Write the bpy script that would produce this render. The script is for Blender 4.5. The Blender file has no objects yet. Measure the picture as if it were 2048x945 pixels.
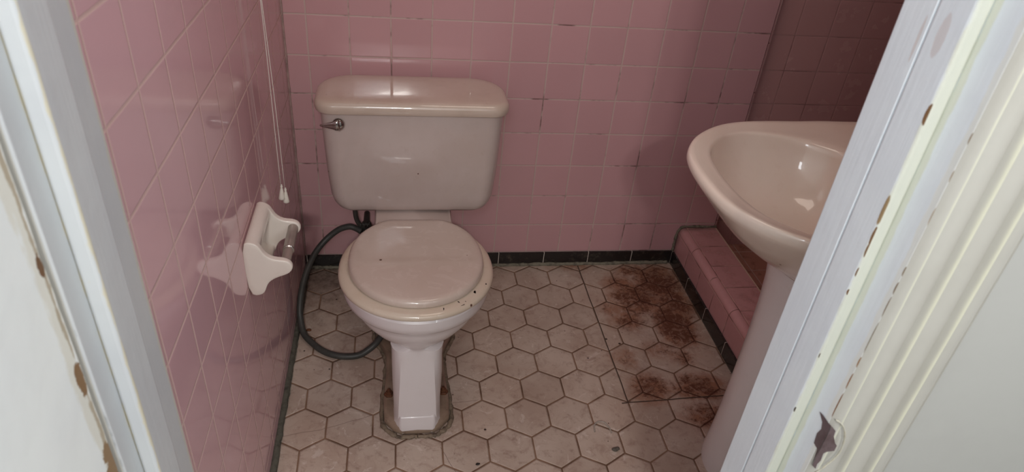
import bpy, bmesh, math, random
from mathutils import Vector, Matrix, noise as mnoise
random.seed(7)
S = bpy.context.scene
COL = S.collection
PI = math.pi

# ------------------------------------------------------------------ shader maths helper
class X:
    """a float in a node tree, with operators"""
    def __init__(s, nt, v): s.nt, s.v = nt, v
    def _m(s, op, *a, clamp=False):
        n = s.nt.nodes.new('ShaderNodeMath'); n.operation = op; n.use_clamp = clamp
        for i, q in enumerate((s,) + a):
            q = q.v if isinstance(q, X) else q
            if isinstance(q, (int, float)): n.inputs[i].default_value = q
            else: s.nt.links.new(q, n.inputs[i])
        return X(s.nt, n.outputs[0])
    def __add__(s, o): return s._m('ADD', o)
    __radd__ = __add__
    def __sub__(s, o): return s._m('SUBTRACT', o)
    def __rsub__(s, o): return X(s.nt, float(o))._m('SUBTRACT', s)
    def __mul__(s, o): return s._m('MULTIPLY', o)
    __rmul__ = __mul__
    def __truediv__(s, o): return s._m('DIVIDE', o)
    def abs(s): return s._m('ABSOLUTE')
    def floor(s): return s._m('FLOOR')
    def frac(s): return s - s.floor()
    def min(s, o): return s._m('MINIMUM', o)
    def max(s, o): return s._m('MAXIMUM', o)
    def sqrt(s): return s._m('SQRT')
    def exp(s): return s._m('EXPONENT')
    def lt(s, o): return s._m('LESS_THAN', o)
    def gt(s, o): return s._m('GREATER_THAN', o)
    def sat(s): return s._m('ADD', 0.0, clamp=True)
    def step(s, a, b):
        """smooth 0..1 as s runs from a to b"""
        n = s.nt.nodes.new('ShaderNodeMapRange'); n.interpolation_type = 'SMOOTHSTEP'
        s.nt.links.new(s.v, n.inputs[0])
        if a < b:
            n.inputs[1].default_value = a; n.inputs[2].default_value = b
            return X(s.nt, n.outputs[0])
        n.inputs[1].default_value = b; n.inputs[2].default_value = a
        n.inputs[3].default_value = 1; n.inputs[4].default_value = 0
        return X(s.nt, n.outputs[0])

class Mat:
    def __init__(s, name):
        s.m = bpy.data.materials.new(name); s.m.use_nodes = True
        s.nt = s.m.node_tree; s.b = s.nt.nodes['Principled BSDF']
        tc = s.nt.nodes.new('ShaderNodeTexCoord')
        s.P = tc.outputs['Object']
        sp = s.nt.nodes.new('ShaderNodeSeparateXYZ'); s.nt.links.new(s.P, sp.inputs[0])
        s.x, s.y, s.z = (X(s.nt, sp.outputs[i]) for i in range(3))
    def noise(s, scale, detail=3, rough=.55, vec=None, dist=0.0, off=None):
        n = s.nt.nodes.new('ShaderNodeTexNoise'); n.inputs['Scale'].default_value = scale
        n.inputs['Detail'].default_value = detail; n.inputs['Roughness'].default_value = rough
        n.inputs['Distortion'].default_value = dist
        v = vec or s.P
        if off is not None:
            a = s.nt.nodes.new('ShaderNodeVectorMath'); a.inputs[1].default_value = (off, off * 1.7, off * .3)
            s.nt.links.new(v, a.inputs[0]); v = a.outputs[0]
        s.nt.links.new(v, n.inputs['Vector'])
        return X(s.nt, n.outputs['Fac'])
    def vec(s, x, y, z=0.0):
        c = s.nt.nodes.new('ShaderNodeCombineXYZ')
        for i, q in enumerate((x, y, z)):
            q = q.v if isinstance(q, X) else q
            if isinstance(q, (int, float)): c.inputs[i].default_value = q
            else: s.nt.links.new(q, c.inputs[i])
        return c.outputs[0]
    def white(s, v):
        n = s.nt.nodes.new('ShaderNodeTexWhiteNoise'); n.noise_dimensions = '3D'
        s.nt.links.new(v, n.inputs['Vector'])
        sp = s.nt.nodes.new('ShaderNodeSeparateXYZ'); s.nt.links.new(n.outputs['Color'], sp.inputs[0])
        return [X(s.nt, sp.outputs[i]) for i in range(3)]
    def specks(s, scale, rad, vec=None):
        n = s.nt.nodes.new('ShaderNodeTexVoronoi'); n.inputs['Scale'].default_value = scale
        s.nt.links.new(vec or s.P, n.inputs['Vector'])
        sp = s.nt.nodes.new('ShaderNodeSeparateColor'); s.nt.links.new(n.outputs['Color'], sp.inputs[0])
        r = X(s.nt, sp.outputs[0])
        d = X(s.nt, n.outputs['Distance'])
        return (d + (1 - r) * .25 + s.noise(scale * 2, 2) * .12 - .06).step(rad, rad * .6)
    def mix(s, f, a, b):
        n = s.nt.nodes.new('ShaderNodeMix'); n.data_type = 'RGBA'
        for i, q in ((0, f), (6, a), (7, b)):
            q = q.v if isinstance(q, X) else q
            if isinstance(q, (int, float)): n.inputs[i].default_value = q
            elif isinstance(q, tuple): n.inputs[i].default_value = (*q, 1)
            else: s.nt.links.new(q, n.inputs[i])
        return n.outputs[2]
    def scale(s, c, f):
        n = s.nt.nodes.new('ShaderNodeVectorMath'); n.operation = 'SCALE'
        if isinstance(c, tuple): n.inputs[0].default_value = c
        else: s.nt.links.new(c, n.inputs[0])
        s.nt.links.new(f.v, n.inputs['Scale'])
        return n.outputs[0]
    def set(s, key, q):
        q = q.v if isinstance(q, X) else q
        i = s.b.inputs[key]
        if isinstance(q, (int, float)): i.default_value = q
        elif isinstance(q, tuple): i.default_value = (*q, 1) if len(q) == 3 else q
        else: s.nt.links.new(q, i)
    def bump(s, h, strength=1.0, dist=1.0):
        n = s.nt.nodes.new('ShaderNodeBump'); n.inputs['Strength'].default_value = strength
        n.inputs['Distance'].default_value = dist
        s.nt.links.new(h.v, n.inputs['Height']); s.nt.links.new(n.outputs[0], s.b.inputs['Normal'])

def lin(r, g, b):
    f = lambda c: (c / 255 / 12.92) if c / 255 <= .04045 else ((c / 255 + .055) / 1.055) ** 2.4
    return (f(r), f(g), f(b))

# ------------------------------------------------------------------ materials
def pink_tile(name, au, av, p, ou, ov, base=(205, 150, 153), pv=None, dirt=0.0, tilt=.0008, gw=.0011, gcol=(196, 170, 163), rough=.10, extra=None, row=None, gdk=.5):
    m = Mat(name); C = {'x': m.x, 'y': m.y, 'z': m.z}
    wob = m.noise(9, 2) * .0016 - .0008
    u = (C[au] - ou + wob) / p; v = (C[av] - ov + wob) / (pv or p)
    iu, iv = u.floor(), v.floor(); fu, fv = u - iu, v - iv
    if row is not None:                       # the incomplete lowest course etc.
        pass
    du = fu.min(1 - fu) * p; dv = fv.min(1 - fv) * (pv or p)
    d = du.min(dv)
    if extra:
        for a, val in extra: d = d.min((C[a] - val).abs())
    g = d.step(gw * 1.5, gw * .7)
    r = m.white(m.vec(iu, iv, 3.3))
    tone = r[0] * .05 + .975 + (m.noise(3, 3) - .5) * .10
    col = m.scale(lin(*base), tone)
    film = m.noise(14, 5, .65)
    col = m.mix((film - .5).step(0, .4) * .16, col, lin(190, 160, 158))
    if dirt: col = m.mix((m.noise(22, 6, .7).step(.5, .75) + (m.noise(5, 3).step(.45, .7)) * .5).sat() * dirt, col, lin(92, 52, 42))
    gd = m.noise(7, 4, .7, off=4.0).step(gdk, gdk + .16)
    gc = m.mix(gd, lin(*gcol), lin(128, 94, 92))
    m.set('Base Color', m.mix(g, col, gc))
    m.set('Roughness', g * .5 + rough + (film - .4).sat() * .12)
    h = d.step(0, .004) * .0006 + (fu - .5) * (r[1] - .5) * tilt + (fv - .5) * (r[2] - .5) * tilt
    h = h + m.noise(26, 2) * .00010
    m.bump(h)
    m.set('IOR', 1.52)
    return m.m

T = .108
M = {}
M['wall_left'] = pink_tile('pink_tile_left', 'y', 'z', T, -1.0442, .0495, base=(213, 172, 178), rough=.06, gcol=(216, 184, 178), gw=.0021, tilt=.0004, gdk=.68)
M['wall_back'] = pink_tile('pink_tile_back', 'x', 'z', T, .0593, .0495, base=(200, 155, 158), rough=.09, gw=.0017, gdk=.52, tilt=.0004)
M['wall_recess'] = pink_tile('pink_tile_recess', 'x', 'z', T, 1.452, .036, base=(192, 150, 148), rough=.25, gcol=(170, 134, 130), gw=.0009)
M['wall_side'] = pink_tile('pink_tile_side', 'y', 'z', T, 0, .0495, base=(200, 155, 158))
M['wall_front'] = pink_tile('pink_tile_front', 'x', 'z', T, 0, .0495, base=(200, 155, 158))
M['shower_floor'] = pink_tile('shower_floor_tile', 'x', 'y', T, 1.357, -.006, base=(178, 128, 112), dirt=.9, rough=.35)

def curb_mat():
    m = Mat('curb_tile')
    wob = m.noise(9, 2) * .001 - .0005
    top = (m.x).gt(1.2505) ; face = (m.z).lt(.121); mid = (1 - top) * (1 - face)
    def joints(off, p):
        u = (m.y - off + wob) / p; i = u.floor(); f = u - i
        return f.min(1 - f) * p, i
    dt, it = joints(-.007, T); df, i_f = joints(.002, T); db, ib = joints(-.432, .152)
    d = dt * top + df * face + db * mid
    d = d.min((m.z - .121).abs() + top * 1.0).min((m.x - 1.2505).abs() + (m.z).lt(.135) * 1.0)
    g = d.step(.0016, .0007)
    r = m.white(m.vec(it * top + i_f * face + ib * mid, top * 2 + face, 1.0))
    col = m.scale(lin(200, 150, 150), r[0] * .12 + .94 + (m.noise(5, 3) - .5) * .15)
    grime = (m.noise(18, 6, .7).step(.46, .72) * (top * .6 + .2)).sat()
    col = m.mix(grime * .55, col, lin(135, 90, 80))
    col = m.mix((m.y + m.noise(30, 3) * .03).step(-.02, .012) * .5, col, lin(70, 60, 55))
    inner = (m.x + m.noise(60, 2) * .002).step(1.3525, 1.354)
    col = m.mix(g, col, m.mix(m.noise(14, 3).step(.4, .6), lin(200, 160, 150), lin(110, 70, 62)))
    m.set('Base Color', m.mix(inner, col, lin(205, 180, 160)))
    m.set('Roughness', g * .4 + grime * .3 + .16)
    m.bump(d.step(0, .003) * .0008 + m.noise(30, 2) * .0002)
    return m.m
M['curb'] = curb_mat()

def black_mat(ax, off):
    m = Mat('black_base_tile_' + ax); c = {'x': m.x, 'y': m.y}[ax]
    u = (c - off) / .1528; f = u.frac(); d = f.min(1 - f) * .1528
    g = d.step(.0013, .0007)
    dust = (m.noise(45, 5, .7).step(.5, .8) + (m.z + m.noise(60, 3) * .01).step(.016, .004)).sat() * .5
    col = m.mix(dust, lin(38, 34, 33), lin(105, 98, 84))
    m.set('Base Color', m.mix(g, col, lin(205, 195, 185)))
    m.set('Roughness', dust * .5 + .12); m.bump(d.step(0, .003) * .0006)
    return m.m
M['black_x'] = black_mat('x', .6165); M['black_y'] = black_mat('y', -.161)

def floor_mat():
    m = Mat('hex_floor_tile')
    px, py = .1109, .0970
    w = m.noise(11, 2) * .003 - .0015
    w2 = m.noise(13, 2, off=5.0) * .003 - .0015
    sh = (m.x).gt(.889) * (m.y).gt(-.625) * .004
    qx = (m.x - .5002 + w + sh) / px
    qy = (m.y + .6613 + w2) / py * .8660254
    sx, sy = 1.0, 1.7320508
    def cell(ox, oy):
        ix = ((qx - ox) / sx + .5).floor(); iy = ((qy - oy) / sy + .5).floor()
        return qx - ox - ix * sx, qy - oy - iy * sy
    ax_, ay_ = cell(0, 0); bx_, by_ = cell(.5, sy / 2)
    pick = (ax_ * ax_ + ay_ * ay_).lt(bx_ * bx_ + by_ * by_)
    gx = ax_ * pick + bx_ * (1 - pick); gy = ay_ * pick + by_ * (1 - pick)
    hd = gx.abs().max(gx.abs() * .5 + gy.abs() * .8660254)
    d = (.5 - hd) * px
    # saw-cut seams around the relaid patch
    s1 = (m.x - .889 + (m.noise(6, 2) - .5) * .006).abs() + (m.y).lt(-.632) * 1.0
    s2 = (m.y + .627 + (m.x - 1.0) * (-.03) + (m.noise(7, 2) - .5) * .008).abs() + (m.x).lt(.87) * 1.0
    seam = s1.min(s2)
    dd = d.min(seam + .0006)
    g = (dd + (m.noise(60, 3) - .5) * .0009).step(.0026, .0015)
    idx, idy = qx - gx, qy - gy
    r = m.white(m.vec((idx * 2 + .5).floor(), (idy / .866 + .5).floor(), 7.1))
    cl = m.noise(6, 5, .6); fine = m.noise(38, 6, .7); streak = m.noise(17, 6, .75, dist=1.5)
    col = m.mix(cl.step(.3, .7), lin(196, 178, 165), lin(176, 154, 140))
    col = m.scale(col, r[0] * .12 + .93)
    col = m.mix(streak.step(.48, .70) * .55, col, lin(150, 124, 110))
    col = m.mix(m.noise(12, 4, .7, dist=2.5, off=3.0).step(.6, .66) * .35, col, lin(226, 214, 206))
    col = m.mix(fine.step(.52, .72) * .5, col, lin(126, 98, 84))
    # dirty back-left corner, behind and beside the toilet
    dc = (m.y + (m.noise(8, 3) - .5) * .25).step(-.42, -.02) * (m.x + (m.noise(9, 3) - .5) * .2).step(.42, .18)
    col = m.mix(dc * (fine.step(.3, .7) * .5 + .35), col, lin(92, 76, 66))
    # dust line along the back wall and the curb
    bk = (m.y + m.noise(35, 4) * .035).step(-.004, .018)
    col = m.mix(bk * .55, col, lin(104, 86, 72))
    def blob(x, y, rx, ry):
        a = (m.x - x) / rx; b = (m.y - y) / ry
        return ((a * a + b * b) * -1).exp()
    rs = None
    for x, y, rx, ry, k in [(1.145, -.12, .085, .10, 1.15), (1.125, -.33, .055, .085, 1.7), (.985, -.30, .07, .05, .7), (.965, -.58, .06, .055, .8), (1.10, -.585, .075, .05, .95),
                            (.945, -.25, .04, .04, .6), (1.045, -.43, .07, .04, .5), (1.09, -.69, .07, .05, .8), (1.04, -.20, .08, .08, 1.05), (1.165, -.22, .06, .10, 1.05), (1.08, -.05, .10, .04, .7), (1.01, -.12, .07, .05, .6), (.93, -.46, .05, .05, .45),
                            (.86, -.02, .09, .035, .45), (1.20, -.42, .03, .08, .3), (1.10, -.47, .04, .05, .6), (.45, -.70, .05, .03, .16), (1.13, -.79, .06, .05, .55)]:
        b = blob(x, y, rx, ry) * k
        rs = b if rs is None else rs.max(b)
    rn = m.noise(30, 8, .78, dist=.8, off=9.0); rn2 = m.noise(75, 5, .8, off=2.0)
    soft = (rs.min(1.0) * 1.2 + (m.noise(14, 4, .6, dist=1.2, off=6.0) - .55) * 1.0).step(.0, .8)
    scr = m.noise(22, 6, .7, dist=3.0, off=11.0).step(.50, .60)
    hard = (rs * .8 + (rn - .5) * 3.2 + (rn2 - .5) * 2.2).step(.2, .9) * rs.step(.1, .5) * (1 - scr * .5)
    col = m.mix(soft * (.82 - scr * .3), col, lin(150, 98, 68))
    col = m.mix(hard * .88, col, lin(92, 52, 36))
    # specks of dirt
    col = m.mix(m.specks(28, .13), col, lin(60, 42, 34))
    col = m.mix(m.specks(60, .13) * (m.noise(4, 2).step(.4, .6)), col, lin(70, 50, 40))
    # hairline cracks
    def seg(x0, y0, x1, y1):
        L = math.hypot(x1 - x0, y1 - y0); ux, uy = (x1 - x0) / L, (y1 - y0) / L
        a = (m.x - x0) * ux + (m.y - y0) * uy; b = (m.x - x0) * uy - (m.y - y0) * ux + (m.noise(12, 3) - .5) * .012
        return (b.abs()).step(.0011, .0004) * a.gt(0) * a.lt(L)
    ck = seg(.001, -.682, .098, -.667).max(seg(.098, -.667, .222, -.627)).max(seg(.385, -.74, .43, -.84)).max(seg(.41, -.604, .49, -.594))
    col = m.mix(ck * .6, col, lin(95, 75, 66))
    gc = m.mix(m.noise(12, 4).step(.35, .65), lin(138, 108, 88), lin(100, 74, 58))
    gc = m.mix((soft * .8 + hard * .3).sat(), gc, lin(84, 48, 34))
    col = m.mix(g, col, gc)
    col = m.mix(seam.step(.0022, .001), col, lin(70, 56, 46))
    # silicone band against the left wall
    lf = (m.x + (m.noise(30, 3) - .5) * .008).step(.015, .011)
    col = m.mix(lf, col, m.mix(m.noise(50, 3).step(.4, .7), lin(78, 78, 70), lin(120, 116, 104)))
    m.set('Base Color', col)
    m.set('Roughness', (g * .4 + fine * .3 + .28 + hard * .2).sat())
    m.bump(dd.step(.0008, .005) * .0014 + fine * .0003 + m.noise(5, 2) * .001 + hard * .0006 + (gx * (r[1] - .5) + gy * (r[2] - .5)) * .0012)
    m.set('IOR', 1.45)
    return m.m
M['floor'] = floor_mat()

def porcelain(name, c=(214, 203, 196), rough=.09, dirt=.12, speck=.0, dcol=(150, 118, 92), smear=0.0):
    m = Mat(name)
    n = m.noise(7, 5, .6); f = m.noise(40, 5, .7)
    col = m.mix(n.step(.35, .7) * dirt, lin(*c), lin(*dcol))
    col = m.mix(f.step(.55, .75) * dirt * .8, col, lin(*dcol))
    if smear:
        sm = m.noise(16, 5, .6, dist=2.2).step(.56, .62)
        col = m.mix(sm * smear, col, lin(228, 216, 208))
    if speck: col = m.mix(m.specks(speck, .085), col, lin(88, 52, 36))
    m.set('Base Color', col); m.set('Roughness', f * .12 + rough + .22)
    m.set('Coat Weight', .85); m.set('Coat Roughness', f * .02 + rough * .25)
    m.bump(m.noise(10, 2) * .0002 + m.noise(120, 2) * .00002)
    return m.m
M['tank'] = porcelain('aged_tank_porcelain', (203, 187, 181), .10, .14, 26)
M['lidp'] = porcelain('aged_lid_porcelain', (206, 188, 174), .05, .2, 34)
M['bowl'] = porcelain('bowl_porcelain', (220, 212, 212), .08, .06)
M['seat'] = porcelain('ivory_seat_enamel', (200, 183, 172), .15, .12, 24, smear=.14)
M['ring'] = porcelain('yellowed_seat_enamel', (206, 191, 174), .15, .22, 20, (170, 130, 90))
M['sinkp'] = porcelain('sink_porcelain', (240, 224, 210), .07, .12, 26, (200, 164, 134))
M['pedestal'] = porcelain('sink_pedestal_porcelain', (232, 224, 224), .12, .05)
M['holder'] = porcelain('holder_porcelain', (226, 216, 206), .09, .08, 60)
M['foot'] = porcelain('dirty_shaded_foot_porcelain', (150, 128, 110), .3, .75, 30, (92, 70, 54))  # brown holds both grime and the shadow beside the column

def plain(name, c, rough=.5, metal=0.0, n=0.1, sc=30, bump=.0002, c2=None):
    m = Mat(name)
    q = m.noise(sc, 5, .65)
    d = c2 or tuple(int(a * .55) for a in c)
    m.set('Base Color', m.mix(q.step(.4, .75) * n, lin(*c), lin(*d)))
    m.set('Roughness', rough); m.set('Metallic', metal); m.bump(q * bump)
    return m.m
M['chrome'] = plain('chrome', (190, 186, 182), .16, 1.0, .3)
M['dull_chrome'] = plain('worn_chrome_roller', (168, 156, 148), .32, .55, .3)
M['hose'] = plain('grey_rubber_hose', (66, 66, 63), .5, 0, .5, 40)
M['pipe'] = plain('grey_metal_pipe', (82, 80, 76), .4, .4, .5, 60)
M['cord'] = plain('white_cord', (222, 212, 204), .8, 0, .1)
M['tassel'] = plain('white_plastic_pull', (232, 226, 214), .5, 0, .1)
M['caulk'] = plain('old_caulk', (132, 116, 98), .75, 0, .9, 70, .002, (70, 58, 48))
M['caulk_grey'] = plain('grey_mouldy_caulk', (128, 122, 106), .75, 0, .9, 60, .002, (62, 56, 48))
M['caulk_dark'] = plain('dark_floor_caulk', (92, 90, 80), .75, 0, .9, 60, .002, (52, 50, 44))
M['rusty'] = plain('rusty_bolt', (112, 70, 46), .7, .3, .9, 120, .002, (50, 32, 24))
M['ceiling'] = plain('painted_ceiling', (214, 200, 190), .8)
M['hall_wall'] = plain('painted_plaster', (172, 171, 166), .75, 0, .12, 12, .0006, (154, 150, 146))
M['hall_floor'] = plain('hall_floor', (150, 148, 144), .6, 0, .4)
M['plaster_dark'] = plain('bare_metal_in_hole', (98, 82, 84), .6, 0, .7, 60, 0, (66, 46, 44))
M['debris'] = plain('grey_lump', (96, 88, 80), .8, 0, .5, 200)
M['black_debris'] = plain('dark_crumb', (36, 28, 24), .7, 0, .3, 200)
M['plastic_clip'] = plain('clear_plastic', (205, 196, 186), .15, 0, .2)
M['plastic_clip'].node_tree.nodes['Principled BSDF'].inputs['Transmission Weight'].default_value = .5
g = Mat('window_glass'); g.set('Base Color', lin(210, 220, 226)); g.set('Roughness', .25)
M['glass'] = g.m

def jamb_mat(name, lines, blobs, c=(228, 235, 240), xlt=99.0, grainy=1.0, bn=.8, bs=140):
    """gloss paint; lines = [(y, half width, colour, strength, z noise scale)]"""
    m = Mat(name)
    grain = m.noise(1, 4, .6, vec=m.vec(m.x * 60, m.y * 160, m.z * 5))
    n = m.noise(9, 5, .6)
    col = m.mix(n.step(.35, .7) * .25, lin(*c), lin(c[0] - 22, c[1] - 22, c[2] - 16))
    col = m.mix(grain.step(.5, .7) * (.06 * grainy), col, lin(180, 182, 188))
    zn = m.noise(1, 5, .68, vec=m.vec(m.x * 70, m.y * 70, m.z * 20))
    zb = m.noise(1, 3, .6, vec=m.vec(3.0, m.y * 40, m.z * 7), off=2.0)
    w = (m.noise(30, 4) - .5) * .006
    for y, hw, lc, st, lo, hi in lines:
        band = (m.y - y + w).abs().step(hw, hw * .45)
        if lo is None: k = band * st
        else: k = ((m.y - y + w * .6).abs() / hw * .5 + (1 - zn)).step(hi + .03, lo) * st
        col = m.mix(k, col, lin(*lc))
    for y, z, ry, rz, bc in blobs:
        a = (m.y - y) / ry; b = (m.z - z) / rz
        q = (a * a + b * b) + (m.noise(bs, 5, .75) - .5) * bn
        col = m.mix(q.step(1.0, .7) * (m.x).lt(xlt if y > -1.36 else (.7488 if xlt < 90 else 99.0)), col, lin(*bc))
    m.set('Base Color', col); m.set('Roughness', n * .15 + .3)
    m.bump(grain * (.0003 * grainy) + m.noise(18, 3) * .0010)
    return m.m
BR = (118, 86, 56)
rb = [(-1.3465, 1.139, .003, .011, BR), (-1.3455, 1.043, .0022, .018, (150, 126, 92)), (-1.3465, 1.015, .0018, .011, BR), (-1.347, .998, .0018, .009, BR), (-1.347, .972, .0015, .006, BR),
      (-1.347, .947, .0018, .004, BR), (-1.3465, .776, .0013, .004, (80, 70, 60)), (-1.347, .86, .001, .004, (90, 74, 60)),
      (-1.384, 1.135, .0012, .006, (130, 106, 78)), (-1.3838, .822, .0014, .020, (128, 84, 50)), (-1.3838, .858, .0015, .012, (140, 96, 60)), (-1.3838, .885, .0017, .008, (150, 112, 76)),
      (-1.3838, .918, .0010, .022, (130, 118, 100)), (-1.3838, .958, .0010, .014, (120, 100, 80)), (-1.3838, .980, .0014, .008, (120, 96, 74)), (-1.3838, 1.000, .0012, .006, (126, 104, 80)), (-1.3838, 1.06, .0008, .010, (160, 140, 116)), (-1.3838, 1.10, .0008, .006, (150, 130, 104)), (-1.325, 1.20, .006, .02, (214, 212, 214)), (-1.300, 1.19, .002, .022, (212, 208, 208))]
M['jamb_right'] = jamb_mat('chipped_white_gloss_right', [(-1.350, .006, (212, 212, 190), .7, None, 0), (-1.382, .006, (226, 222, 204), .4, .8, 1.0)], rb, xlt=.7342)
M['jamb_left'] = jamb_mat('chipped_white_gloss_left', [(-1.3545, .003, (206, 196, 164), .7, .62, .75), (-1.389, .0045, (58, 52, 48), .95, None, 0), (-1.3115, .0011, (130, 130, 134), .8, None, 0), (-1.250, .004, (206, 200, 176), .5, .7, .9)], [], c=(200, 203, 204))  # dark hinge gap and grey step line: shade painted into the colour
def casing_mat():
    m = Mat('fluted_casing_paint'); u = (m.x - .750) + (m.noise(18, 3) - .5) * .0015
    rg = u.step(.007, .010) * u.step(.0155, .0125)
    rg = rg.max(u.step(.037, .0405) * u.step(.0475, .0445)).max(u.step(.0735, .077) * u.step(.0845, .081))
    n = m.noise(12, 4)
    col = m.mix(n.step(.35, .7) * .3, lin(182, 179, 171), lin(170, 166, 157))
    col = m.mix(rg * .85, col, lin(222, 220, 198))
    col = m.mix((u - .1035).abs().step(.0016, .0008) * .6, col, lin(150, 146, 138))  # shade of the outer-edge gap, painted as a thin darker line
    col = m.mix(m.specks(30, .06) * .5, col, lin(170, 160, 136))
    m.set('Base Color', col); m.set('Roughness', .35); m.bump(m.noise(18, 3) * .001)
    return m.m
M['casing'] = casing_mat()
M['stop'] = M['jamb_right']
M['door'] = jamb_mat('white_door_paint', [(-1.396, .007, (140, 116, 86), 1.0, .60, .70), (-1.400, .012, (226, 220, 198), .5, .75, .95)], [(-1.398, .81, .012, .03, (150, 122, 88)), (-1.398, .92, .006, .02, (140, 108, 72)), (-1.397, 1.03, .004, .012, BR)], c=(250, 255, 253), grainy=0.0, bn=3.2, bs=75)

# ------------------------------------------------------------------ geometry helpers
def link(name, bm, mat, parent=None, smooth=True, mods=None, angle=None):
    me = bpy.data.meshes.new(name); bmesh.ops.recalc_face_normals(bm, faces=bm.faces)
    bm.to_mesh(me); bm.free()
    for f in me.polygons: f.use_smooth = smooth
    if mat: me.materials.append(mat)
    o = bpy.data.objects.new(name, me); COL.objects.link(o)
    if parent: o.parent = parent
    for mt in (mods or []):
        if mt[0] == 'sub':
            q = o.modifiers.new('s', 'SUBSURF'); q.levels = q.render_levels = mt[1]
        elif mt[0] == 'bev':
            q = o.modifiers.new('b', 'BEVEL'); q.width = mt[1]; q.segments = mt[2]; q.limit_method = 'ANGLE'; q.angle_limit = math.radians(35)
    if angle and smooth:
        me.set_sharp_from_angle(angle=math.radians(angle)) if hasattr(me, 'set_sharp_from_angle') else None
    return o
def empty(name, label=None, cat=None, loc=(0, 0, 0), group=None):
    o = bpy.data.objects.new(name, None); COL.objects.link(o); o.location = loc
    o.empty_display_size = .05
    if label: o['label'] = label; o['category'] = cat
    if group: o['group'] = group
    return o
def tag(o, label, cat, group=None):
    o['label'] = label; o['category'] = cat
    if group: o['group'] = group
    return o
def struct(o):
    o['kind'] = 'structure'; return o
def box(bm, x0, x1, y0, y1, z0, z1):
    v = [bm.verts.new((x, y, z)) for z in (z0, z1) for y in (y0, y1) for x in (x0, x1)]
    for f in ((0, 1, 3, 2), (4, 6, 7, 5), (0, 4, 5, 1), (2, 3, 7, 6), (0, 2, 6, 4), (1, 5, 7, 3)):
        bm.faces.new([v[i] for i in f])
    return bm
def loft(rings, cap0=True, cap1=True, closed=True, bm=None):
    bm = bm or bmesh.new(); R = [[bm.verts.new(p) for p in r] for r in rings]
    n = len(R[0])
    for a, b in zip(R, R[1:]):
        for i in range(n if closed else n - 1):
            bm.faces.new((a[i], a[(i + 1) % n], b[(i + 1) % n], b[i]))
    if cap0: bm.faces.new(R[0][::-1])
    if cap1: bm.faces.new(R[-1])
    return bm
def smoothpath(pts, n=10):
    P = [Vector(p) for p in pts]; out = []
    for i in range(len(P) - 1):
        p0 = P[max(i - 1, 0)]; p1 = P[i]; p2 = P[i + 1]; p3 = P[min(i + 2, len(P) - 1)]
        for k in range(n):
            t = k / n
            out.append(.5 * ((2 * p1) + (-p0 + p2) * t + (2 * p0 - 5 * p1 + 4 * p2 - p3) * t * t + (-p0 + 3 * p1 - 3 * p2 + p3) * t ** 3))
    out.append(P[-1]); return out
def tube(pts, r, n=12, bm=None, flat=1.0, jitter=0.0):
    rings = []; up = Vector((0, 0, 1)); prev = None
    for i, p in enumerate(pts):
        p = Vector(p); t = (Vector(pts[min(i + 1, len(pts) - 1)]) - Vector(pts[max(i - 1, 0)])).normalized()
        if prev is None:
            a = t.cross(up)
            if a.length < .1: a = t.cross(Vector((1, 0, 0)))
            a.normalize()
        else:
            a = (prev - t * prev.dot(t)).normalized()
        prev = a; b = t.cross(a)
        rr = r(i / (len(pts) - 1)) if callable(r) else r
        if jitter: rr *= 1 + jitter * (random.random() - .5)
        rings.append([p + (a * math.cos(2 * PI * k / n) + b * math.sin(2 * PI * k / n) * flat) * rr for k in range(n)])
    return loft(rings, bm=bm)
def lathe(prof, c, n=32, axis='z', bm=None, cap0=True, cap1=True):
    rings = []
    for r, h in prof:
        ring = []
        for k in range(n):
            a = 2 * PI * k / n; u, v = r * math.cos(a), r * math.sin(a)
            ring.append({'z': (c[0] + u, c[1] + v, c[2] + h), 'y': (c[0] + u, c[1] + h, c[2] + v), 'x': (c[0] + h, c[1] + u, c[2] + v)}[axis])
        rings.append(ring)
    return loft(rings, cap0, cap1, bm=bm)

# ------------------------------------------------------------------ room shell
H = 2.35
def slab(name, mat, *b):
    return struct(link(name, box(bmesh.new(), *b), mat, smooth=False))
slab('floor', M['floor'], -.12, 1.45, -1.39, .12, -.08, 0)
slab('floor_hall', M['hall_floor'], -1.6, 2.6, -4.2, -1.39, -.08, 0)
slab('wall_left', M['wall_left'], -.10, 0, -1.246, .10, 0, H)
slab('wall_back', M['wall_back'], 0, 1.357, 0, .10, 0, H)
slab('wall_shower_back', M['wall_recess'], 1.357, 2.35, .04, .10, 0, H)
slab('wall_shower_right', M['wall_side'], 2.25, 2.35, -.65, .04, 0, H)
slab('wall_right', M['wall_side'], 1.36, 2.25, -1.246, -.56, 0, H)
slab('ceiling', M['ceiling'], -.12, 2.35, -1.39, .12, H, H + .08)
slab('floor_shower', M['shower_floor'], 1.358, 2.25, -.56, .04, 0, .042)
# wall with the doorway
bm = bmesh.new(); box(bm, -1.6, .018, -1.374, -1.248, 0, H); box(bm, .768, 2.6, -1.374, -1.248, 0, H); box(bm, .018, .768, -1.374, -1.248, 2.04, H)
struct(link('wall_front', bm, M['hall_wall'], smooth=False))
slab('wall_hall_back', M['hall_wall'], -1.6, 2.6, -4.3, -4.2, 0, 2.5)
slab('wall_hall_left', M['hall_wall'], -1.7, -1.6, -4.3, -1.248, 0, 2.5)
slab('wall_hall_right', M['hall_wall'], 2.6, 2.7, -4.3, -1.248, 0, 2.5)
slab('ceiling_hall', M['ceiling'], -1.6, 2.6, -4.3, -1.39, 2.5, 2.58)
# black base tiles
struct(link('baseboard_back', box(bmesh.new(), 0, 1.22, -.007, 0, 0, .0495), M['black_x'], smooth=False, mods=[('bev', .0015, 2)]))
struct(link('baseboard_curb', box(bmesh.new(), 1.219, 1.226, -.56, 0, 0, .0495), M['black_y'], smooth=False, mods=[('bev', .0015, 2)]))
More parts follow.
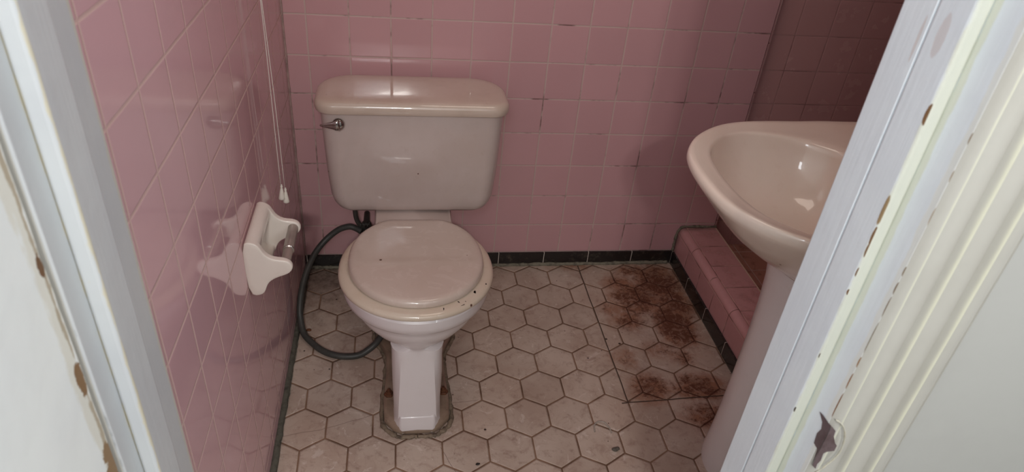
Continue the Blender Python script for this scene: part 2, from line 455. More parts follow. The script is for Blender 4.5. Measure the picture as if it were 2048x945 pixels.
# shower curb: profile swept along y, rounded front edge
prof = [(1.226, 0.0), (1.226, .06), (1.226, .121)]
for k in range(1, 9):
    a = PI / 2 * k / 8; prof.append((1.2465 - .0205 * math.cos(a), .1225 + .0205 * math.sin(a)))
prof += [(1.2505, .143), (1.3565, .143), (1.3565, 0.0)]
rings = [[(x, y, z) for x, z in prof] for y in (-.56, 0)]
struct(link('wall_curb', loft(rings), M['curb'], angle=30))
# caulk along joints
def bead(name, pts, r, mat, parent=None, n=6, jitter=.5, k=8):
    P = smoothpath(pts, k)
    P = [p + Vector((random.uniform(-1, 1), random.uniform(-1, 1), random.uniform(-1, 1))) * r * .18 for p in P]
    return link(name, tube(P, r, 8, jitter=jitter), mat, parent)
struct(bead('trim_1', [(1.221, -.004, .05), (1.221, -.002, .08), (1.222, -.002, .12), (1.232, -.002, .142), (1.25, -.002, .1465), (1.30, -.002, .1465), (1.357, -.002, .146)], .0042, M['caulk_grey'], k=8))
struct(bead('trim_2', [(.012, -.006, .004), (.15, -.008, .003), (.5, -.007, .003), (.9, -.008, .003), (1.21, -.008, .004)], .0065, M['caulk_grey'], k=24))
struct(bead('trim_3', [(.004, -.01, .006), (.004, -.3, .006), (.004, -.7, .006), (.004, -1.24, .006)], .0085, M['caulk_dark'], k=24, jitter=.25))
struct(bead('trim_4', [(.001, -.001, .01), (.0015, -.001, .6), (.0012, -.001, 1.3), (.001, -.001, 2.3)], .0030, plain('corner_grout', (176, 148, 142), .7, 0, .8, 20, .001, (104, 84, 80)), k=30, jitter=.3))
# bullnose trim at the outer corner of the back wall
bm = bmesh.new(); rings = []
for z in (.146, H):
    r = [(1.350, -.0016, z)] + [(1.3505 + .0085 * math.sin(a), .0068 - .0085 * math.cos(a), z) for a in [PI / 2 * k / 5 for k in range(6)]] + [(1.359, .039, z), (1.350, .039, z)]
    rings.append(r)
def bull_mat():
    m = Mat('bullnose_tile'); v = ((m.z - .0495 + .03) / .152).frac(); d = v.min(1 - v) * .152
    gl = d.step(.0014, .0007)
    col = m.scale(lin(194, 148, 150), (m.noise(6, 3) - .5) * .2 + 1)
    m.set('Base Color', m.mix(gl.max((m.x).step(1.3512, 1.3504)), col, lin(84, 58, 56))); m.set('Roughness', .2); return m.m
struct(link('trim_5', loft(rings), bull_mat(), angle=30))

# ------------------------------------------------------------------ doorway
def jamb(name, side, xf, mat):
    s = side                                  # +1: right jamb, face towards -x
    root = bmesh.new()
    xa = xf; xb = xf + s * .020
    box(root, min(xa, xb), max(xa, xb), -1.3843, -1.247, 0, 2.02)
    o = struct(link(name, root, mat, smooth=False, mods=[('bev', .0012, 2)]))
    st = bmesh.new(); xs = xf - s * .015
    y0, y1 = (-1.348, -1.3068) if s > 0 else (-1.357, -1.312)
    box(st, min(xs, xf), max(xs, xf), y0, y1, 0, 2.005)
    if s > 0:
        link('edge_strip', box(bmesh.new(), xf - .0142, xf, -1.3060, -1.265, 0, 2.005), mat, o, smooth=True, mods=[('bev', .0015, 2)], angle=40)
    link('door_stop', st, mat, o, smooth=True, mods=[('bev', .0035, 3)], angle=40)
    return o
jr = jamb('trim_6', 1, .748, M['jamb_right'])
jl = jamb('trim_7', -1, .038, M['jamb_left'])
struct(link('trim_8', box(bmesh.new(), .038, .748, -1.388, -1.247, 2.0, 2.02), M['jamb_left'], smooth=False))
# fluted casing on the hall side, right
pf = [(0, 0), (0, .010), (.003, .0125), (.007, .0145), (.011, .0150), (.014, .0125), (.017, .0105), (.030, .0105), (.0375, .0115), (.0400, .0165), (.0425, .0185), (.0450, .0165), (.0475, .0110), (.060, .0100), (.0735, .0115), (.0765, .0170), (.079, .0190), (.0815, .0170), (.0845, .0115), (.095, .0100), (.102, .0105), (.1035, .0095), (.105, .0105), (.1075, .009), (.108, 0)]
rings = [[(.7483 + u, -1.374 - v, z) for u, v in pf] for z in (0, 2.1)]
casing = struct(link('trim_9', loft(rings), M['casing'], angle=50))
rings = [[(.036 - u, -1.374 - v, z) for u, v in pf] for z in (0, 2.1)]
struct(link('trim_10', loft(rings), M['casing'], angle=50))
struct(link('trim_11', box(bmesh.new(), -.07, .856, -1.389, -1.374, 2.02, 2.12), M['casing'], smooth=False, mods=[('bev', .003, 2)]))
# torn strike-plate hole wrapping the jamb/casing corner
Lp = [(-1.3662, .7935), (-1.3727, .7951), (-1.3838, .7951), (-1.3893, .7965), (-1.3893, .7320), (-1.3880, .7439), (-1.3862, .7548), (-1.3783, .7556), (-1.3763, .7692), (-1.379, .7797), (-1.3759, .7874)]
Rp = [(.748, .7959), (.7556, .7876), (.7568, .779), (.7629, .7669), (.7668, .7622), (.767, .7534), (.7581, .7527), (.7548, .75), (.756, .7379), (.7538, .732), (.7547, .7235), (.748, .7309)]
bm = bmesh.new()
bm.faces.new([bm.verts.new((.7472, y, z)) for y, z in Lp]); bm.faces.new([bm.verts.new((x, -1.3893, z)) for x, z in Rp])
h = link('strike_hole', bm, M['plaster_dark'], jr, smooth=False)
h['label'] = 'dark torn hole where the strike plate was'
# raised paint lips around the hole
bm = bmesh.new()
lip = [(.7490, -1.3895, .806), (.760, -1.3900, .797), (.769, -1.3900, .781), (.7735, -1.3900, .762), (.773, -1.3900, .745), (.764, -1.3900, .727), (.754, -1.3900, .714)]
tube(smoothpath(lip, 6), .0011, 6, bm=bm, jitter=.6)
link('paint_lip', bm, plain('lifted_paint', (186, 182, 168), .5, 0, .5, 80, .002, (160, 140, 110)), jr)
# door, opened flat out into the hall
bm = bmesh.new(); n = 160
pts = []
for i in range(n + 1):
    z = .01 + 1.98 * i / n
    pts.append(-1.3920 - 0.0012 * abs(mnoise.noise(Vector((0, 0, z * 14)))) - .0015 * max(0, mnoise.noise(Vector((5, 0, z * 40)))))
for a in range(n):
    pass
va = [(bm.verts.new((.036, pts[i], .01 + 1.98 * i / n)), bm.verts.new((.036, -2.12, .01 + 1.98 * i / n)), bm.verts.new((.001, -2.12, .01 + 1.98 * i / n)), bm.verts.new((.001, pts[i], .01 + 1.98 * i / n))) for i in range(n + 1)]
for a, b in zip(va, va[1:]):
    for k in range(4): bm.faces.new((a[k], a[(k + 1) % 4], b[(k + 1) % 4], b[k]))
bm.faces.new(va[0][::-1]); bm.faces.new(va[-1])
door = struct(link('door_1', bm, M['door'], smooth=False))
for z in (.25, 1.75):
    hb = lathe([(.0, -.045), (.006, -.045), (.006, .045), (0, .045)], (.042, -1.391, z), 12)
    link('hinge', hb, M['dull_chrome'], door)

# small high window on the left wall with the blind the cord belongs to
w = bmesh.new(); box(w, 0, .018, -.92, -.30, 1.40, 1.44); box(w, 0, .018, -.92, -.30, 2.0, 2.04); box(w, 0, .018, -.92, -.88, 1.44, 2.0); box(w, 0, .018, -.34, -.30, 1.44, 2.0)
win = struct(link('window_1', w, M['ceiling'], smooth=False, mods=[('bev', .003, 2)]))
link('pane', box(bmesh.new(), .001, .005, -.88, -.34, 1.44, 2.0), M['glass'], win, smooth=False)
bl = empty('window_blind', 'white slatted blind on the small left window with a hanging pull cord', 'blind', (0, -.6, 2.0))
def under(o, root):
    o.parent = root; o.matrix_parent_inverse = Matrix.Translation(-Vector(root.location)); return o
under(link('headrail', box(bmesh.new(), .019, .045, -.90, -.32, 1.965, 2.0), M['cord'], smooth=False, mods=[('bev', .002, 2)]), bl)
bm = bmesh.new()
for k in range(12): box(bm, .022, .042, -.895, -.36, 1.955 - k * .006, 1.957 - k * .006)
under(link('slats', bm, M['cord'], smooth=False), bl)
# two strands ending in two little bell pulls
def wig(x, y, z, a, ph): return (x + a * math.sin(z * 9 + ph), y + a * math.cos(z * 7 + ph), z)
A = [wig(.0185 + .0000 * i, -.366, 1.97 + (.507 - 1.97) * i / 30, .0009, 0) for i in range(31)]
B = [wig(.0195 + .0060 * (i / 30) ** 3, -.3655 + .004 * (i / 30) ** 3, 1.97 + (.497 - 1.97) * i / 30, .0012, 1.2) for i in range(31)]
under(link('cord', tube(A, .0009, 6), M['cord']), bl); under(link('cord', tube(B, .0009, 6), M['cord']), bl)
for (x, y, z, tx) in ((.0185, -.3665, .505, .07), (.0258, -.3615, .4935, .03)):
    pr = [(.0, .004), (.0022, .0036), (.003, .001), (.0022, -.002), (.0034, -.006), (.0048, -.014), (.0068, -.0265), (.0078, -.0315), (.0064, -.033), (.0, -.033)]
    bm = lathe(pr, (0, 0, 0), 16, cap0=False, cap1=False)
    for v in bm.verts: v.co = Matrix.Rotation(tx, 3, 'Y') @ v.co + Vector((x, y, z))
    o = under(link('cord_pull', bm, M['tassel']), bl)
    kn = lathe([(0, -.0022), (.0018, -.0016), (.0023, 0), (.0018, .0016), (0, .0022)], (x, y, z + .005), 10)
    k2 = link('knot', kn, M['cord']); k2.parent = o
bpy.context.view_layer.update()

# ------------------------------------------------------------------ toilet
CX = .331
toilet = empty('toilet', 'old off-white toilet with closed lid standing against the pink back wall', 'toilet', (CX, -.40, 0))
def tl(name, bm, mat, **k): return under(link(name, bm, mat, **k), toilet)
def sring(z, w, yf, yb, nf=2.0, nb=2.6, N=72, cx=CX, yc=None, wn=None, pw=0.0):
    """egg ring: half width w, front y yf, back y yb"""
    yc = yc if yc is not None else (yf * .52 + yb * .48)
    out = []
    for k in range(N):
        a = 2 * PI * k / N; c, s = math.cos(a), math.sin(a)
        e = 2 / (nf if s < 0 else nb)
        X_ = math.copysign(abs(c) ** e, c) * w; Y_ = math.copysign(abs(s) ** e, s) * ((yc - yf) if s < 0 else (yb - yc))
        out.append((cx + X_, yc + Y_, z))
    return out
# bowl: rim, body, waist and the column down to the floor in one continuous surface
R = []
inner = [(.20, .03, -.56, -.50), (.23, .07, -.60, -.45), (.30, .11, -.645, -.41), (.352, .128, -.662, -.395), (.368, .132, -.666, -.392), (.372, .138, -.672, -.386)]
for z, w_, yf, yb in inner: R.append(sring(z, w_, yf, yb, yc=-.53))
body = [(.373, .155, -.690, -.33), (.370, .166, -.701, -.325), (.362, .171, -.707, -.32), (.345, .1715, -.707, -.32), (.332, .169, -.704, -.32), (.323, .163, -.698, -.32), (.318, .155, -.690, -.32), (.314, .151, -.6865, -.32),
        (.300, .148, -.684, -.31), (.284, .140, -.679, -.31), (.266, .124, -.671, -.30), (.252, .104, -.662, -.29), (.242, .084, -.655, -.285), (.235, .070, -.652, -.28)]
for z, w_, yf, yb in body: R.append(sring(z, w_, yf, yb, yc=-.53 if w_ > .09 else -.51, nf=2.0))
def colring(z, w, f, yf, yb, N=72, ch=.024):
    """column section: flat front facet (half width f), chamfers, flat sides, rounded back"""
    P = [(w, yb + .04), (w, (yf + ch) * .5 + (yb + .04) * .5), (w, yf + ch), (f, yf), (-f, yf), (-w, yf + ch), (-w, (yf + ch) * .5 + (yb + .04) * .5), (-w, yb + .04), (-w * .6, yb), (w * .6, yb)]
    # resample by angle around (0, yc)
    yc = -.51; out = []
    for k in range(N):
        a = 2 * PI * k / N; dx, dy = math.cos(a), math.sin(a); best = None
        for (x0, y0), (x1, y1) in zip(P, P[1:] + P[:1]):
            ex, ey = x1 - x0, y1 - y0; det = dx * -ey + dy * ex
            if abs(det) < 1e-12: continue
            t = (x0 * -ey + (y0 - yc) * ex) / det; u = (dx * (y0 - yc) - dy * x0) / det
            if t > 0 and -1e-6 <= u <= 1 + 1e-6 and (best is None or t < best): best = t
        out.append((CX + dx * best, yc + dy * best, z))
    return out
for z, w_, f, yf in [(.228, .0620, .045, -.6500), (.21, .0605, .0440, -.653), (.15, .0590, .0435, -.662), (.09, .0580, .0430, -.675), (.055, .0570, .0425, -.683), (.040, .0565, .0425, -.687)]:
    R.append(colring(z, w_, f, yf, -.29))
tl('bowl', loft(R, cap0=True, cap1=True), M['bowl'], angle=32)
# foot plate spreading on the floor
def foot(z, k):
    P = [(0, -.698), (.040, -.697), (.056, -.688), (.080, -.660), (.083, -.60), (.077, -.50), (.078, -.43), (.104, -.365), (.108, -.30), (.08, -.26), (0, -.255)]
    P = P + [(-x, y) for x, y in P[-2:0:-1]]
    return [(CX + x * k, -.49 + (y + .49) * k, z) for x, y in P]
ft = loft([foot(0, 1.0), foot(.012, 1.0), foot(.020, .985), foot(.026, .95)])
tl('foot', ft, M['foot'], mods=[('bev', .004, 2)], angle=40)
# white front toe between plate and column
toe = loft([[(CX + x, y, z) for x, y in q] for z, q in ((.002, [(-.060, -.678), (-.040, -.6975), (.040, -.6975), (.060, -.678), (.062, -.63), (-.062, -.63)]), (.016, [(-.058, -.676), (-.040, -.6965), (.040, -.6965), (.058, -.676), (.060, -.63), (-.060, -.63)]),
        (.032, [(-.054, -.670), (-.0415, -.692), (.0415, -.692), (.054, -.670), (.056, -.63), (-.056, -.63)]), (.050, [(-.050, -.664), (-.041, -.686), (.041, -.686), (.050, -.664), (.052, -.63), (-.052, -.63)]))])
tl('toe', toe, M['bowl'], mods=[('bev', .004, 3)], angle=40)
for s in (-1, 1):
    b = lathe([(.013, .0), (.013, .004), (.009, .006), (.009, .010), (.006, .011), (.005, .018), (0, .019)], (CX + s * .0685, -.586, .024), 6)
    tl('floor_bolt', b, M['rusty'], smooth=False)
P = [(x, y, .003) for x, y, z in foot(0, 1.04)]
tl('caulk_bead', tube([p + Vector((random.uniform(-1, 1), random.uniform(-1, 1), 0)) * .0015 for p in smoothpath(P + [P[0]], 8)], .0055, 8, flat=.8, jitter=.5), M['caulk'])
# shelf (neck) that carries the tank
def rrect(z, x0, x1, y0, y1, r, n=6):
    out = []
    rs = r if isinstance(r, (list, tuple)) else [r] * 4
    for cx, cy, a0, rr in ((x1, y1, 0, rs[0]), (x0, y1, 90, rs[1]), (x0, y0, 180, rs[2]), (x1, y0, 270, rs[3])):
        ccx = cx - math.copysign(rr, cx - (x0 + x1) / 2); ccy = cy - math.copysign(rr, cy - (y0 + y1) / 2)
        for k in range(n + 1):
            a = math.radians(a0 + 90 * k / n); out.append((ccx + rr * math.cos(a), ccy + rr * math.sin(a), z))
    return out
nk = loft([rrect(.20, CX - .075, CX + .075, -.36, -.12, .03), rrect(.27, CX - .09, CX + .09, -.40, -.06, .03), rrect(.31, CX - .1035, CX + .1035, -.42, -.035, .03), rrect(.328, CX - .1045, CX + .1045, -.42, -.035, .03), rrect(.335, CX - .100, CX + .100, -.415, -.04, .028)])
tl('tank_shelf', nk, M['tank'], angle=50)
# tank
tr = []
for z, hw, yf, yb, rf, rbk in [(.3385, .184, -.198, -.045, .03, .03), (.340, .192, -.206, -.040, .035, .03), (.348, .203, -.213, -.034, .038, .03), (.362, .212, -.217, -.031, .04, .03), (.385, .2185, -.2195, -.03, .04, .03), (.45, .2245, -.221, -.03, .04, .03), (.55, .2290, -.2215, -.03, .04, .03), (.640, .2325, -.222, -.03, .04, .03)]:
    tr.append(rrect(z, CX - hw, CX + hw, yf, yb, [rbk, rbk, rf, rf], 8))
tl('tank', loft(tr), M['tank'], angle=60)
lr = []
for z, d in [(.634, .003), (.6335, .0), (.640, -.002), (.650, -.002), (.657, .001), (.6615, .006), (.6640, .013), (.6655, .03), (.666, .06)]:
    lr.append(rrect(z, CX - .2425 + d, CX + .2425 - d, -.235 + d, -.032 - d, [max(.095 - d, .01), max(.095 - d, .01), max(.045 - d, .01), max(.045 - d, .01)], 10))
tl('tank_lid', loft(lr), M['lidp'], angle=60)
# flush handle
hd = lathe([(.0, -.012), (.010, -.0115), (.014, -.008), (.0155, -.003), (.0155, .0), (.011, .003), (.011, .012)], (.146, -.229, .606), 28, axis='y')
ho = tl('flush_handle', hd, M['chrome'])
lv = loft([[(x, -.238 + dy * t, .6055 + dz * t) for dy, dz in [(math.cos(a) * .4, math.sin(a)) for a in [2 * PI * k / 12 for k in range(12)]]] for x, t in ((.150, .0145), (.140, .0135), (.132, .0100), (.122, .0075), (.112, .0048), (.104, .0034), (.1015, .001))])
lo = under(link('lever', lv, M['chrome']), toilet); lo.parent = ho
lo.matrix_parent_inverse = ho.matrix_parent_inverse.copy(); bpy.context.view_layer.update(); lo.matrix_parent_inverse = Matrix.Identity(4)
# seat ring
def seatring(z, w, yf, yb, N=72): return sring(z, w, yf, yb, nf=2.05, nb=2.25, N=N, cx=CX, yc=-.535)
sr = [seatring(.3745, .168, -.706, -.352), seatring(.374, .175, -.712, -.346), seatring(.378, .1785, -.7155, -.343), seatring(.384, .178, -.715, -.343), seatring(.3885, .1735, -.711, -.347), seatring(.3905, .165, -.702, -.355),
      seatring(.3905, .135, -.67, -.39), seatring(.388, .125, -.658, -.40), seatring(.380, .121, -.652, -.404), seatring(.3745, .124, -.656, -.40)]
tl('seat', loft(sr + [sr[0]], False, False), M['ring'])
# closed lid: round front, straight back edge
def lidring(z, d):
    pts = sring(z, .1560 - d, -.690 + d, -.345 - d, nf=2.05, nb=2.25, cx=CX, yc=-.520)
    return [(x, min(y, -.357 - d), z_) for x, y, z_ in pts]
ld = [lidring(.3915, .006), lidring(.3915, .001), lidring(.3950, -.001), lidring(.4015, .0005), lidring(.4060, .003), lidring(.4085, .008), lidring(.4095, .016), lidring(.4103, .05), lidring(.4106, .09)]
tl('seat_lid', loft(ld), M['seat'], angle=60)
for s in (-1, 1):
    hb = lathe([(0, -.022), (.010, -.022), (.011, -.018), (.011, .018), (.010, .022), (0, .022)], (CX + s * .07, -.349, .381), 16, axis='x')
    tl('seat_hinge', hb, M['ring'])
# red-brown chips on the seat ring
for x, y, sx, sy, a in [(.485, -.606, .0018, .003, .3), (.456, -.636, .0032, .004, 0), (.426, -.678, .0042, .0026, .5), (.418, -.670, .0012, .004, .6), (.384, -.692, .0012, .0055, -.1), (.433, -.668, .001, .0014, 0)]:
    n_ = 9; bm = bmesh.new(); c, s_ = math.cos(a), math.sin(a)
    vs = []
    for k in range(n_):
        t = 2 * PI * k / n_; q = 1 + random.uniform(-.35, .35); u, v = math.cos(t) * sx * q, math.sin(t) * sy * q
        vs.append(bm.verts.new((x + u * c - v * s_, y + u * s_ + v * c, .3910 - max(0, (math.hypot((x - CX) / .1785, (y + .535) / .180)) - .93) * .055)))
    bm.faces.new(vs); bmesh.ops.solidify(bm, geom=bm.faces[:], thickness=-.0006)
    tl('chip', bm, M['rusty'], smooth=False)

# supply: short riser under the tank and the long loop of hose
sp = empty('water_supply_pipe', 'short grey riser pipe dropping from the left underside of the toilet tank', 'pipe', (.168, -.10, .2))
def us(name, bm, mat, **k): return under(link(name, bm, mat, **k), sp)
us('riser', tube(smoothpath([(.1675, -.12, .337), (.1675, -.12, .30), (.170, -.118, .262), (.178, -.112, .235), (.190, -.10, .215)], 8), .0068, 14), M['pipe'])
bm = bmesh.new()
tube([(.172 + .0075 * math.cos(t), -.108 + .004 * t / 6.28 - .012, .236 + .010 * math.sin(t)) for t in [k * .35 for k in range(8)]], .002, 6, bm=bm)
us('nut', lathe([(.0, -.012), (.0105, -.012), (.0105, .0), (.008, .006), (0, .006)], (.1675, -.12, .328), 6), M['pipe'], smooth=False)
us('valve_body', lathe([(0, -.0), (.012, 0), (.012, .03), (.016, .034), (.016, .05), (.010, .055), (.009, .115), (0, .115)], (.196, -.118, .205), 14, axis='y'), M['pipe'], angle=40)
bm.free()
sprs = tube([(.178 + .030 * t / 20 , -.118 + .0065 * math.cos(t), .238 + .0065 * math.sin(t)) for t in [k * .4 for k in range(50)]], .0016, 6)
us('spring', sprs, M['pipe'])
hp = [(.183, -.118, .214), (.165, -.108, .219), (.148, -.104, .2215), (.120, -.103, .212), (.091, -.108, .191), (.064, -.125, .168), (.044, -.155, .148), (.027, -.200, .122), (.0175, -.242, .094), (.014, -.275, .064), (.0165, -.300, .036), (.028, -.335, .0155), (.055, -.372, .0115), (.085, -.402, .0105), (.117, -.420, .0105), (.150, -.427, .0105), (.180, -.425, .012), (.203, -.419, .022), (.226, -.404, .034), (.243, -.375, .042), (.252, -.335, .05), (.254, -.30, .06)]
hose = tag(link('water_hose', tube(smoothpath(hp, 8), .0088, 14), M['hose']), 'thick grey rubber hose looping along the left wall onto the floor beside the toilet', 'hose')

# ------------------------------------------------------------------ paper holder
ph = empty('toilet_paper_holder', 'white ceramic toilet paper holder fixed to the pink left wall', 'paper holder', (0, -.647, .525))
side = [(-.002, .588), (.010, .589), (.020, .587), (.0285, .581), (.033, .572), (.0385, .560), (.048, .551), (.060, .5475), (.073, .547), (.082, .543), (.0875, .535), (.0875, .526), (.082, .517), (.072, .512), (.060, .508), (.048, .502), (.039, .494), (.0345, .484), (.031, .473), (.025, .465), (.014, .4625), (-.002, .4625)]
cent = [(-.002, .588), (.010, .589), (.019, .587), (.0265, .582), (.0295, .574), (.0290, .565), (.026, .555), (.021, .545), (.0165, .536), (.013, .528), (.0112, .521), (.0105, .514), (.011, .508), (.0125, .502), (.0155, .497), (.020, .4935), (.0265, .4915), (.0315, .487), (.031, .475), (.025, .466), (.014, .4625), (-.002, .4625)]
def sec(y, t, sh=0.0):
    out = []
    for (a, b), (c, d) in zip(side, cent):
        x, z = a * (1 - t) + c * t, b * (1 - t) + d * t
        cxm, czm = .02, .525
        out.append((max(-.002, x + (cxm - x) * sh * .35 if x > .02 else x), y, z + (czm - z) * sh * .1))
    return out
secs = []
yN, yF = -.7235, -.5705
for y, t, sh in [(0, 0, .14), (.0012, 0, .05), (.004, 0, 0), (.010, 0, 0), (.0135, 0, .05), (.0145, .15, .02), (.0155, .75, 0), (.0185, .95, 0), (.024, 1, 0)]: secs.append((yN + y, t, sh))
secs += [(y, 1, 0) for y in (-.68, -.66, -.64, -.62)]
secs += [(yF - (y), t, sh) for y, t, sh in [(.024, 1, 0), (.0185, .95, 0), (.0155, .75, 0), (.0145, .15, .02), (.0135, 0, .05), (.010, 0, 0), (.004, 0, 0), (.0012, 0, .05), (0, 0, .14)]]
under(link('holder_body', loft([sec(*q) for q in secs]), M['holder'], mods=[('sub', 1)]), ph)
ro = under(link('roller', lathe([(0, 0), (.0095, 0), (.0105, .002), (.0105, .078), (.0108, .079), (.0108, .082), (.0092, .083), (.0092, .122), (0, .122)][::1], (.0725, -.583, .5315), 28, axis='y'), M['dull_chrome'], angle=40), ph)
for v in ro.data.vertices: v.co.y = -.583 - (v.co.y + .583)
rg = under(link('roller_ring', lathe([(.0100, -.0012), (.0114, -.001), (.0116, 0), (.0114, .001), (.0100, .0012)], (.0725, -.664, .5315), 28, axis='y', cap0=True, cap1=True), M['chrome']), ph)
bm = bmesh.new()
for y0, z0, L_, W_ in [(-.7238, .541, .0045, .0006)]:
    pass
bm.free()

# ------------------------------------------------------------------ sink
SY = -.842
sink = empty('pedestal_sink', 'off-white pedestal sink with deep oval basin behind the right door jamb', 'sink', (1.10, SY, 0))
half = [(.8095, 0), (.8115, .045), (.818, .085), (.8325, .122), (.858, .160), (.892, .193), (.935, .222), (.985, .240), (1.04, .2485), (1.12, .252), (1.22, .252), (1.32, .252), (1.355, .246), (1.358, .20), (1.358, .10), (1.358, 0)]
def dens(hf, n=5):
    P = smoothpath([(a, b, 0) for a, b in hf], n); return [(p.x, max(p.y, 0)) for p in P]
def full(hf): return hf + [(x, -y) for x, y in hf[-2:0:-1]]
hin = [(.858, 0), (.8595, .035), (.8645, .075), (.876, .112), (.897, .146), (.925, .172), (.958, .188), (.995, .193), (1.035, .186), (1.07, .174), (1.10, .158), (1.125, .136), (1.145, .112), (1.155, .08), (1.160, .04), (1.162, 0)]
ho_ = full(dens(half)); hi_ = full(dens(hin))
def sect(pl, z, s=1.0, c=(1.10, 0), zf=None):
    return [(c[0] + (x - c[0]) * s, SY + c[1] + (y - c[1]) * s, z if zf is None else zf(x, y)) for x, y in pl]
def mixr(t, z, dz=0.0):
    out = []
    for (a, b), (c, d) in zip(ho_, hi_):
        x = a * (1 - t) + c * t; y = b * (1 - t) + d * t
        deck = max(0, min(1, (x - 1.12) / .06)) * .003
        out.append((x, SY + y, z + deck * (1 - abs(2 * t - 1) * .3) + dz))
    return out
C2 = (1.02, 0); RZ = .800
ring = [sect(ho_, .585, .30, (1.135, 0)), sect(ho_, .60, .345, (1.135, 0)), sect(ho_, .62, .43, (1.14, 0)), sect(ho_, .645, .56, (1.15, 0)), sect(ho_, .675, .70, (1.17, 0)), sect(ho_, .705, .82, (1.20, 0)), sect(ho_, .735, .905, (1.26, 0)), sect(ho_, .758, .955, (1.32, 0)), sect(ho_, .771, .978, (1.34, 0)), sect(ho_, .780, .992, (1.35, 0)), sect(ho_, .788, .999, (1.35, 0)), sect(ho_, .795, .998, (1.35, 0))]
ring += [mixr(.06, RZ - .0005), mixr(.14, RZ + .0015), mixr(.30, RZ + .001), mixr(.55, RZ - .002), mixr(.78, RZ - .003), mixr(.90, RZ - .0035), mixr(.97, RZ - .0055), mixr(1.0, RZ - .010)]
ring += [sect(hi_, .780, .988, C2), sect(hi_, .762, .962, C2), sect(hi_, .74, .90, C2), sect(hi_, .712, .80, C2), sect(hi_, .690, .66, C2), sect(hi_, .675, .48, C2), sect(hi_, .667, .30, C2), sect(hi_, .663, .14, C2), sect(hi_, .660, .11, C2)]
under(link('basin', loft(ring), M['sinkp'], angle=75), sink)
pr = [(.103, 0), (.104, .02), (.101, .06), (.0975, .13), (.095, .25), (.0945, .38), (.0965, .48), (.101, .55), (.1065, .585), (.108, .605)]
rings = []
for r, z in pr:
    rings.append([(1.122 + math.cos(a) * r * (1.25 if math.cos(a) > 0 else 1), SY + math.sin(a) * r * 1.0, z) for a in [2 * PI * k / 48 for k in range(48)]])
under(link('pedestal', loft(rings), M['pedestal'], angle=70), sink)
under(link('drain', lathe([(0, .0), (.021, 0), (.022, .003), (.019, .004), (0, .0035)], (1.02, SY, .661), 24), M['chrome']), sink)
fa = under(link('faucet', tube(smoothpath([(1.25, SY, .812), (1.25, SY, .86), (1.235, SY, .892), (1.20, SY, .898), (1.165, SY, .88)], 8), lambda t: .014 - .004 * t, 16), M['chrome']), sink)
for s in (-1, 1):
    tp = lathe([(.016, 0), (.016, .006), (.009, .012), (.009, .03), (.019, .036), (.02, .05), (.012, .056), (0, .057)], (1.27, SY + s * .085, .810), 20)
    under(link('tap', tp, M['chrome']), sink)

# ------------------------------------------------------------------ little things on the floor
cl = tag(link('plastic_clip', tube(smoothpath([(.773, -.722, .0025), (.776, -.703, .004), (.789, -.694, .006), (.804, -.698, .006), (.813, -.713, .004), (.815, -.728, .0025)], 6), .0019, 8), M['plastic_clip']), 'bent clear plastic clip lying on the floor tiles between toilet and sink', 'clip')
def crumb(name, x, y, r, mat, label, cat, sq=.55):
    bm = bmesh.new(); bmesh.ops.create_icosphere(bm, subdivisions=3, radius=r)
    for v in bm.verts:
        k = 1 + .45 * mnoise.noise(v.co * (1.3 / r) + Vector((x * 50, y * 50, 0)))
        v.co = Vector((v.co.x * k * 1.35, v.co.y * k * .8, v.co.z * k * sq))
    zm = min(v.co.z for v in bm.verts)
    for v in bm.verts: v.co += Vector((x, y, -zm))
    return tag(link(name, bm, mat), label, cat)
crumb('grit_lump', .812, -.780, .0065, M['debris'], 'small grey lump of grit on the floor tile nearest the sink pedestal', 'debris')
crumb('dark_crumb', .469, -.797, .0038, M['black_debris'], 'tiny black crumb on the floor in front of the toilet', 'debris', .5)
crumb('dry_leaf_scrap', .036, -.306, .0060, M['rusty'], 'brown dried scrap on the floor under the grey hose by the left wall', 'debris', .5)

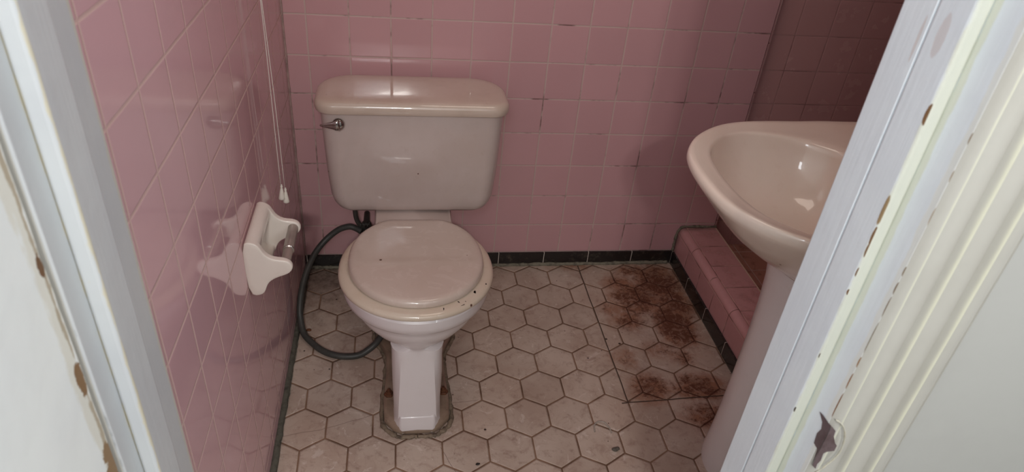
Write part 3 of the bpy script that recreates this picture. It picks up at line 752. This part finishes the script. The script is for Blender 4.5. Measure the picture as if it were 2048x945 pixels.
# ------------------------------------------------------------------ camera
cam = bpy.data.cameras.new('camera'); co = bpy.data.objects.new('camera', cam); COL.objects.link(co)
cx_, cy_, cz_ = .2872130495, -1.8326546225, 1.3453156317
Rm = ((0.9863170438, -0.1415821067, 0.0844582508), (-0.0087717223, -0.5566477636, -0.8307023078), (0.1646260792, 0.8185950002, -0.5502730955))
mw = Matrix.Identity(4)
for i in range(3):
    mw[i][0] = Rm[0][i]; mw[i][1] = -Rm[1][i]; mw[i][2] = -Rm[2][i]
mw[0][3], mw[1][3], mw[2][3] = cx_, cy_, cz_
co.matrix_world = mw
cam.sensor_width = 36; cam.lens = 1372.7063 / 2048 * 36; cam.clip_start = .02
cam.dof.use_dof = True; cam.dof.focus_distance = 1.75; cam.dof.aperture_fstop = 9
S.camera = co

# ------------------------------------------------------------------ light
def area(name, loc, target, sx, sy, power, color, shape='RECTANGLE'):
    l = bpy.data.lights.new(name, 'AREA'); l.shape = shape; l.size = sx; l.size_y = sy; l.energy = power; l.color = color
    o = bpy.data.objects.new(name, l); COL.objects.link(o); o.location = loc
    o.rotation_euler = (Vector(target) - Vector(loc)).to_track_quat('-Z', 'Y').to_euler(); return o
area('hall_daylight', (1.55, -2.25, 1.75), (.1, -1.35, 1.0), .8, .8, 17, (.92, .97, 1.0))
area('hall_back_light', (.5, -3.4, 1.9), (.4, -1.0, .7), 1.6, 1.0, 5, (.96, .97, 1.0))
area('jamb_fill_light', (.13, -2.25, 1.75), (.76, -1.28, 1.0), .35, .35, 6.0, (.88, .94, 1.0))  # added fill aimed at the right jamb, not a lamp of the hall
area('hall_bulb', (.22, -3.0, 2.02), (.35, 0, .6), .075, .06, 8, (1.0, .97, .92))
area('hall_bulb', (.33, -3.0, 2.02), (.35, 0, .6), .075, .06, 8, (1.0, .97, .92))
area('bath_ceiling', (.65, -.65, 2.25), (.65, -.6, 0), .5, .5, 3.0, (1.0, .86, .75))
area('window_daylight', (.06, -.6, 1.72), (1.0, -.6, .9), .5, .5, .6, (.9, .95, 1.0))
wd = bpy.data.worlds.new('world'); S.world = wd; wd.use_nodes = True
wd.node_tree.nodes['Background'].inputs[0].default_value = (.8, .85, .9, 1); wd.node_tree.nodes['Background'].inputs[1].default_value = .15
S.view_settings.view_transform = 'Standard'; S.view_settings.look = 'None'
S.view_settings.exposure = 0; S.view_settings.gamma = 1
